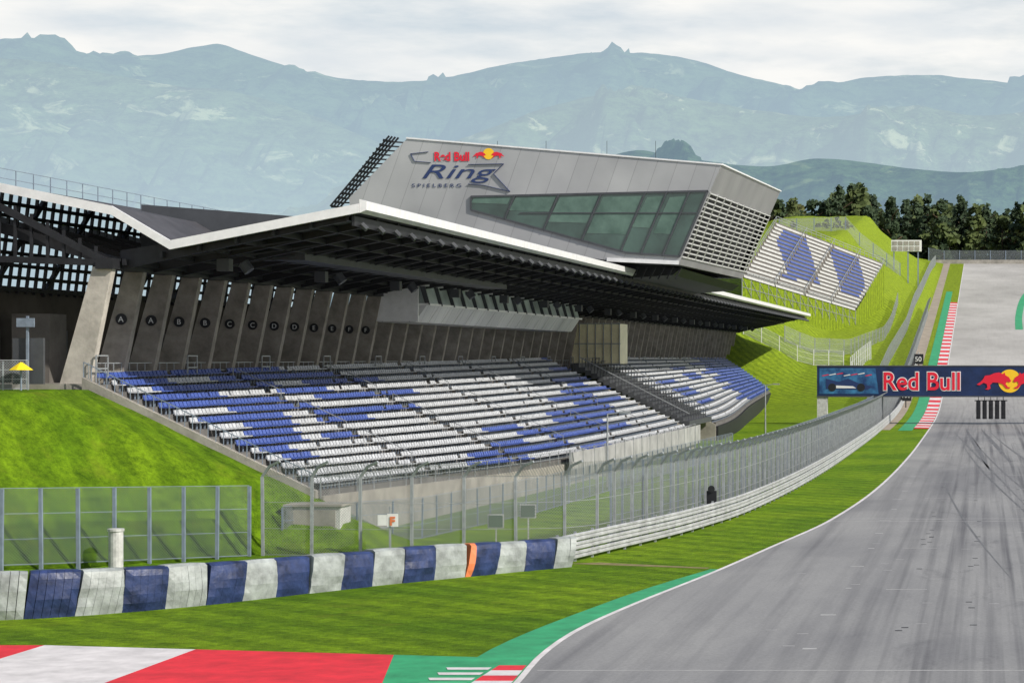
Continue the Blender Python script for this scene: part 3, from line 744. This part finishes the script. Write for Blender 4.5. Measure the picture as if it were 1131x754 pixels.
# ---------------------------------------------------------------- hillside stand
hs=empty('hillside_grandstand')
BL,BR,TR,TL=[Vector(v) for v in ((-40.6,380,22.0),(-26.1,460,18.0),(-21.6,490,28.8),(-38.5,420,33.6))]
def hp(u,v): return BL.lerp(BR,u).lerp(TL.lerp(TR,u),v)
b=MB(); NR=16
for r in range(NR):
    v0=r/NR;v1=(r+1)/NR
    for i in range(90):
        u0=i/90;u1=(i+.86)/90; u2=(i+1)/90
        p,q,s,t_=hp(u0,v0),hp(u2,v0),hp(u2,v1),hp(u0,v1)
        hh=(t_.z-p.z); U=Vector((0,0,hh))
        b.poly([p,q,q+U*.95,p+U*.95],2); b.poly([p+U*.95,q+U*.95,s,t_],2)
        if i in (0,22,44,45,67,89): continue
        # alternating diagonal bands of blue and white
        kk=(i*1.0+(r-8)*2.6)
        blue=(4<=r<=14) and ((14<kk<40) or (58<kk<84)) and 6<i<86
        if r in (3,) and 20<i<34: blue=True
        mi=1 if blue else 0
        qq=hp(u1,v0)
        fw=Vector((.12,-.25,0))
        b.hexa([p+fw+U*.05,qq+fw+U*.05,qq+U*.05,p+U*.05,p+fw+U*.16,qq+fw+U*.16,qq+U*.68,p+U*.68],mi)
b.build('terrace_seats',[M['white_dirty'],M['blue_seat'],M['concrete_dark'],M['steel']],hs)
b=MB()
dn=Vector((0,0,-14)); e=Vector((0,0,-.05))
b.poly([BL+e,BR+e,BR+dn,BL+dn]); b.poly([BR+e,TR+e,TR+dn,BR+dn]); b.poly([TL+e,BL+e,BL+dn,TL+dn])
b.build('earth_base',M['grass'],hs)
b=MB()
for (p,q,n_) in ((BL,BR,24),(BR,TR,10),(TL,TR,24),(BL,TL,10)):
    for k in range(n_):
        a=p.lerp(q,k/n_);c=p.lerp(q,(k+1)/n_); b.beam(a,a+Vector((0,0,1.1)),.08)
        for hz_ in (.6,1.1): b.beam(a+Vector((0,0,hz_)),c+Vector((0,0,hz_)),.07)
for u in (.245,.495,.745):
    for k in range(6):
        a=hp(u,k/6);c=hp(u,(k+1)/6); o_=Vector((.2,-.4,1.2)); b.beam(a+o_,c+o_,.09); b.beam(a,a+o_,.08)
for k in range(16):
    a=BL.lerp(BR,k/15); b.beam(a+Vector((0,-.3,0)),a+Vector((0,-.3,-3.2)),.12)
    if k<15:
        c=BL.lerp(BR,(k+1)/15); b.beam(a+Vector((0,-.3,-.2)),c+Vector((0,-.3,-2.8)),.08); b.beam(a+Vector((0,-.3,-1.6)),c+Vector((0,-.3,-1.6)),.08)
b.build('stand_railing',M['steel'],hs)

# ---------------------------------------------------------------- small objects
def post_lamp(x,y,h):
    r=empty('street_lamp'); b=MB(); z=ramp(y)
    b.cyl((x,y,z),(x,y,z+h),.09,8,0,.05); b.beam((x,y,z+h),(x+1.1,y,z+h+.12),.07); b.box(x+.8,x+1.5,y-.14,y+.14,z+h+.05,z+h+.18)
    b.build('lamp_post',M['steel'],r)
post_lamp(-24.8,149,4.8); post_lamp(-23.2,240,5.6)
r=empty('marshal_sign'); b=MB(); x,y=-25.2,96.0
b.box(x-.04,x+.04,y-.04,y+.04,0,2.2,1); b.box(x-.5,x-.12,y-.08,y-.05,1.4,1.85,0); b.box(x-.1,x+.36,y-.08,y-.05,1.35,1.9,2)
b.build('sign_boards',[M['white'],M['steel'],M['white']],r)
text('sign_letter','F',(x+.0,y-.1,1.42),.5,M['orange'],r,off=.02)
gb=mat('board_green',(.10,.16,.10))
for (x,y,z) in ((-21.3,97.2,1.2),(-20.0,97.6,1.6)):
    r=empty('fence_board'); b=MB(); b.box(x,x+.7,y-.12,y-.08,z,z+.6,0); b.box(x+.05,x+.65,y-.14,y-.12,z+.05,z+.55,1); b.box(x+.33,x+.38,y-.1,y-.02,0,z,0); b.build('board',[M['white_dirty'],gb],r)
r=empty('electrical_cabinet'); b=MB(); b.box(-31.0,-28.6,100.5,102.2,0,1.9,0); b.box(-31.1,-28.5,100.4,102.3,1.9,2.0,1); b.box(-30.9,-29.9,100.46,100.5,.15,1.75,1); b.box(-29.8,-28.8,100.46,100.5,.15,1.75,1); b.build('cabinet_body',[M['white_dirty'],M['concrete']],r)
r=empty('marshal_signal_panel'); b=MB(); b.box(-14.2,-13.7,115.8,116,.9,1.7,0); b.box(-14.0,-13.9,115.85,115.98,0,1.9,0); b.cyl((-13.95,115.78,1.8),(-13.95,115.7,1.8),.18,10,0); b.build('panel',M['dark'],r)
r=empty('concrete_well'); b=MB(); b.cyl((-34.6,90.2,0),(-34.6,90.2,1.6),.28,16); b.cyl((-34.6,90.2,1.6),(-34.6,90.2,1.7),.32,16); b.build('well_ring',M['white_dirty'],r)
r=empty('parasol'); b=MB(); b.cyl((-43.4,102,7),(-43.4,102,8.1),.04,6,1); b.cyl((-43.4,102,7.95),(-43.4,102,8.3),.55,8,0,.05); b.build('canopy',[M['yellow'],M['steel_d']],r)
r=empty('information_sign'); b=MB(); b.box(-43.6,-43.5,103,103.1,7,10.4,0); b.box(-44.0,-43.2,102.9,103,9.9,10.3,0); b.box(-44.3,-42.9,103.2,103.4,7.3,9.4,1); b.build('sign_frame',[M['steel_d'],M['darkgrey']],r)
for s,x,y in (('100',-10.8,330),('50',-10.8,395)):
    r=empty('distance_board'); b=MB(); z=ramp(y); b.box(x-1.4,x+.2,y,y+.12,z+1.0,z+2.8); b.box(x-.7,x-.55,y,y+.1,z,z+1.0); b.build('board',M['dark'],r)
    text('board_number',s,(x-1.3,y-.05,z+1.5),.9 if s=='100' else 1.2,M['white'],r)
r=empty('scoreboard'); b=MB(); b.box(-23,-15.5,560,561,34.8,37.6,0)
for x in (-22.5,-19,-16.5): b.box(x,x+.3,560.2,560.6,20,34.8,1)
for k in range(5):
    for j in range(2): b.box(-22.7+k*1.4,-21.6+k*1.4,559.9,560,35.0+j*1.3,36.0+j*1.3,2)
b.build('board',[M['white'],M['steel_d'],M['concrete']],r)

# ---------------------------------------------------------------- trees
leafs=[mat('foliage_a',(.080,.105,.025),.8,0,.4,.12,c2=(.03,.05,.016)),mat('foliage_b',(.035,.060,.022),.8,0,.4,.12,c2=(.015,.032,.014)),mat('foliage_c',(.14,.14,.04),.8,0,.4,.12,c2=(.06,.075,.02))]
def treeline(name,trees,parent=None):
    b=MB()
    for (x,y,z,h,con) in trees:
        lm=1 if con else random.choice((0,0,2))
        b.cyl((x,y,z-1),(x,y,z+h*.8),h*.022,6,3,h*.006)
        for k in range(5):
            t=random.uniform(.3,.75); an=random.uniform(0,6.28); rr=h*.16
            b.beam((x,y,z+h*t),(x+math.cos(an)*rr,y+math.sin(an)*rr,z+h*(t+.1)),h*.01,mi=3)
        clumps=[]
        for k in range(50):
            t=random.uniform(.03,1)
            if con: rad=h*.20*(1-t)**.8+.2
            else: rad=h*.26*math.sin(math.pi*clamp(.16+t*.82,0,1))**.6
            an=random.uniform(0,6.28); q=rad*math.sqrt(random.random())
            clumps.append((x+math.cos(an)*q,y+math.sin(an)*q,z+h*t,(.052 if con else .075)*h*random.uniform(.7,1.3)))
        for (cx,cy_,cz,cr) in clumps:
            for k in range(15):
                d=Vector((random.gauss(0,1),random.gauss(0,1),random.gauss(0,.7))).normalized()*cr*random.uniform(.4,1)
                c=Vector((cx,cy_,cz))+d
                a=Vector((random.gauss(0,1),random.gauss(0,1),random.gauss(0,1))).normalized(); e=a.orthogonal().normalized()
                s=cr*.5
                b.poly([c+a*s,c+e*s,c-a*s,c-e*s],lm)
    return b.build(name,leafs+[M['trunk']],parent)
trs=[]
for k in range(160):
    x=-88+k*1.15+random.uniform(-1,1); y=752+random.uniform(0,60)
    hh=lerp(22,27,.5+.5*math.sin(k*.22))+random.uniform(-4,3.5)
    if x>-18: hh*=.92
    trs.append((x,y,37,hh,random.random()<.7))
treeline('treeline',trs)
trs=[(-48+random.uniform(0,16),545+random.uniform(0,30),38,random.uniform(3,5),False) for k in range(8)]
treeline('shrubs',trs)

# ---------------------------------------------------------------- mountains
def mtn_mat(name,haze,hz,forest,forest2,meadow,sc):
    m=bpy.data.materials.new(name); m.use_nodes=True; t=NT(m); bs=t.n['Principled BSDF']; bs.inputs['Roughness'].default_value=1; bs.inputs['Specular IOR Level'].default_value=0
    tc=t.new('ShaderNodeTexCoord'); mp=t.new('ShaderNodeMapping'); mp.inputs['Scale'].default_value=(1,.5,2.6); t.link(tc.outputs['Object'],mp.inputs[0])
    def nz(s,dist=.6,ro=.6):
        n=t.new('ShaderNodeTexNoise'); n.inputs['Scale'].default_value=s; n.inputs['Detail'].default_value=10; n.inputs['Roughness'].default_value=ro; n.inputs['Distortion'].default_value=dist; t.link(mp.outputs[0],n.inputs['Vector']); return n
    r=t.new('ShaderNodeValToRGB'); r.color_ramp.elements[0].position=.57; r.color_ramp.elements[1].position=.64; t.link(nz(sc*2.2,.9,.7).outputs['Fac'],r.inputs[0]); r.color_ramp.elements[1].color=(.8,.8,.8,1)
    rf=t.new('ShaderNodeValToRGB'); rf.color_ramp.elements[0].position=.42; rf.color_ramp.elements[1].position=.58; rf.color_ramp.elements[0].color=rgb(forest); rf.color_ramp.elements[1].color=rgb(forest2); t.link(nz(sc*5,.3,.9).outputs['Fac'],rf.inputs[0])
    mx=t.new('ShaderNodeMix',data_type='RGBA'); t.link(r.outputs[0],mx.inputs[0]); t.link(rf.outputs[0],mx.inputs[6]); mx.inputs[7].default_value=rgb(meadow)
    t.link(mx.outputs[2],bs.inputs['Base Color'])
    em=t.new('ShaderNodeEmission'); em.inputs[0].default_value=rgb(haze); ms=t.new('ShaderNodeMixShader')  # aerial haze painted as a glow over the slopes, amount set by height
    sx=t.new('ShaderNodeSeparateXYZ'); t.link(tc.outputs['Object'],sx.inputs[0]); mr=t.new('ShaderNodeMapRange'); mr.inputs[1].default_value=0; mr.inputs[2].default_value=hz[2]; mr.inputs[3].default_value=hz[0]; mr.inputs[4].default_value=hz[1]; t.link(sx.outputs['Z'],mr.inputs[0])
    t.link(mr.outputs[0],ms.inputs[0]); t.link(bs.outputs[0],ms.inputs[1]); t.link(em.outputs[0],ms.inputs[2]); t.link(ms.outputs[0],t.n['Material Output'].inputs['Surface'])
    return m
def range_(name,prof,dist,depth,m,rough,z0=-20,seed=0):
    c=Curve1D(prof); b=MB(); nx=380; nv=44
    a0=prof[0][0];a1=prof[-1][0]
    for j in range(nv+6):
        v=j/nv
        for i in range(nx+1):
            a=lerp(a0,a1,i/nx); y=dist-depth*(1-v); x=a/1000*dist
            zr=8.5+(c(a))/1000*dist
            gx=x+dist*.04*noise.noise(Vector((x/900,y/900,seed)))
            nn=noise.fractal(Vector((gx/(dist*.05)+seed,y/(dist*.22),seed)),.8,2.1,7)
            if v<=1: z=z0+(zr-z0)*(v**.85)*(1+.75*nn*(1-v)*2*v**.5)+rough*noise.fractal(Vector((x/150,y/180,seed+3)),.8,2,6)*(.10+v*(1-v)*4.5)
            else: z=zr-(v-1)*zr*2
            b.v.append((x,y,z))
    W=nx+1
    for j in range(nv+5):
        for i in range(nx):
            q=j*W+i; b.f.append((q,q+1,q+W+1,q+W)); b.mi.append(0)
    return b.build(name,m,smooth=True)
def P(px,py): return ((px-1087)/2.5,(395-py)/2.5)
far=[P(*p) for p in ((-300,90),(-120,60),(0,45),(35,42),(80,55),(130,68),(175,61),(215,52),(250,51),(300,68),(360,84),(420,90),(480,88),(540,75),(600,65),(650,59),(700,58),(750,63),(800,77),(850,91),(890,99),(930,91),(965,85),(1010,83),(1060,85),(1131,93),(1300,80),(1500,110))]
mid=[P(*p) for p in ((-300,40),(-100,55),(0,64),(60,70),(130,84),(200,96),(250,99),(300,112),(350,130),(400,150),(450,170),(520,190),(600,200),(700,205))]
mid2=[P(*p) for p in ((300,230),(420,190),(520,150),(600,120),(680,104),(760,108),(850,125),(930,128),(1010,118),(1090,128),(1180,120),(1400,140))]
nearr=[P(*p) for p in ((560,215),(640,185),(700,166),(740,172),(800,180),(850,183),(900,176),(960,180),(1010,187),(1070,190),(1131,184),(1300,170),(1500,190))]
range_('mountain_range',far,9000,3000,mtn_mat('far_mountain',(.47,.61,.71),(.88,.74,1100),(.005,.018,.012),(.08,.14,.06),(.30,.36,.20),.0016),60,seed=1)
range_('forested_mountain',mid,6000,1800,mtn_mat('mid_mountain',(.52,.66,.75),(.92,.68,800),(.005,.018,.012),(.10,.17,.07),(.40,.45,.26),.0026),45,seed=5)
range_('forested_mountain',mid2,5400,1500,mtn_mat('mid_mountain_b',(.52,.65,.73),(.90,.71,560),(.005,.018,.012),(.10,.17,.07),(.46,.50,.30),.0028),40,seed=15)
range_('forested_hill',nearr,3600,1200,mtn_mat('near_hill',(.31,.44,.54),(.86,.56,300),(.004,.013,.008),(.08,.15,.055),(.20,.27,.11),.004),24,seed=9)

# ---------------------------------------------------------------- light and sky
sd=Vector((.80,-.38,.0)).normalized(); el=math.radians(36)
tosun=Vector((sd.x*math.cos(el),sd.y*math.cos(el),math.sin(el)))
L=bpy.data.lights.new('sun','SUN'); L.energy=5.0; L.angle=math.radians(.5); L.color=(1,.94,.84)
so=bpy.data.objects.new('sun',L); COL.objects.link(so); so.rotation_euler=tosun.to_track_quat('Z','Y').to_euler()
w=bpy.data.worlds.new('World'); scene.world=w; w.use_nodes=True; t=NT(w)
sky=t.new('ShaderNodeTexSky'); sky.sky_type='NISHITA'; sky.sun_disc=False; sky.sun_elevation=el; sky.sun_rotation=math.atan2(sd.x,sd.y)
bg=t.n['Background']; bg.inputs[1].default_value=.11
tc=t.new('ShaderNodeTexCoord'); mp=t.new('ShaderNodeMapping'); mp.inputs['Scale'].default_value=(1,1,4.5); t.link(tc.outputs['Generated'],mp.inputs[0])
nz=t.new('ShaderNodeTexNoise'); nz.inputs['Scale'].default_value=6; nz.inputs['Detail'].default_value=8; nz.inputs['Roughness'].default_value=.6; t.link(mp.outputs[0],nz.inputs['Vector'])
r=t.new('ShaderNodeValToRGB'); r.color_ramp.elements[0].position=.30; r.color_ramp.elements[1].position=.52; t.link(nz.outputs['Fac'],r.inputs[0])
r.color_ramp.elements[0].color=(.45,.45,.45,1)
sx=t.new('ShaderNodeSeparateXYZ'); t.link(tc.outputs['Generated'],sx.inputs[0])
mr=t.new('ShaderNodeMapRange'); mr.inputs[1].default_value=.18; mr.inputs[2].default_value=.45; mr.inputs[3].default_value=1; mr.inputs[4].default_value=.12; t.link(sx.outputs['Z'],mr.inputs[0])
ml=t.new('ShaderNodeMath',operation='MULTIPLY'); t.link(r.outputs[0],ml.inputs[0]); t.link(mr.outputs[0],ml.inputs[1])
cc=t.new('ShaderNodeValToRGB'); cc.color_ramp.elements[0].position=.4; cc.color_ramp.elements[1].position=.68; cc.color_ramp.elements[0].color=(8.8,8.75,8.5,1); cc.color_ramp.elements[1].color=(6.9,7.3,7.6,1)
n2=t.new('ShaderNodeTexNoise'); n2.inputs['Scale'].default_value=14; n2.inputs['Detail'].default_value=7; t.link(mp.outputs[0],n2.inputs['Vector']); t.link(n2.outputs['Fac'],cc.inputs[0])
mx=t.new('ShaderNodeMix',data_type='RGBA'); t.link(ml.outputs[0],mx.inputs[0]); t.link(sky.outputs[0],mx.inputs[6]); t.link(cc.outputs[0],mx.inputs[7])
t.link(mx.outputs[2],bg.inputs[0])

# ---------------------------------------------------------------- camera
cam=bpy.data.cameras.new('camera'); co=bpy.data.objects.new('camera',cam); COL.objects.link(co)
co.location=(0,0,8.5); co.rotation_euler=(math.radians(90),0,0)
cam.sensor_width=36; cam.lens=2500/1131*36; cam.shift_x=(565.5-1087)/1131; cam.shift_y=18/1131
cam.clip_start=1; cam.clip_end=30000
scene.camera=co
scene.view_settings.view_transform='Standard'; scene.view_settings.look='None'; scene.view_settings.exposure=0
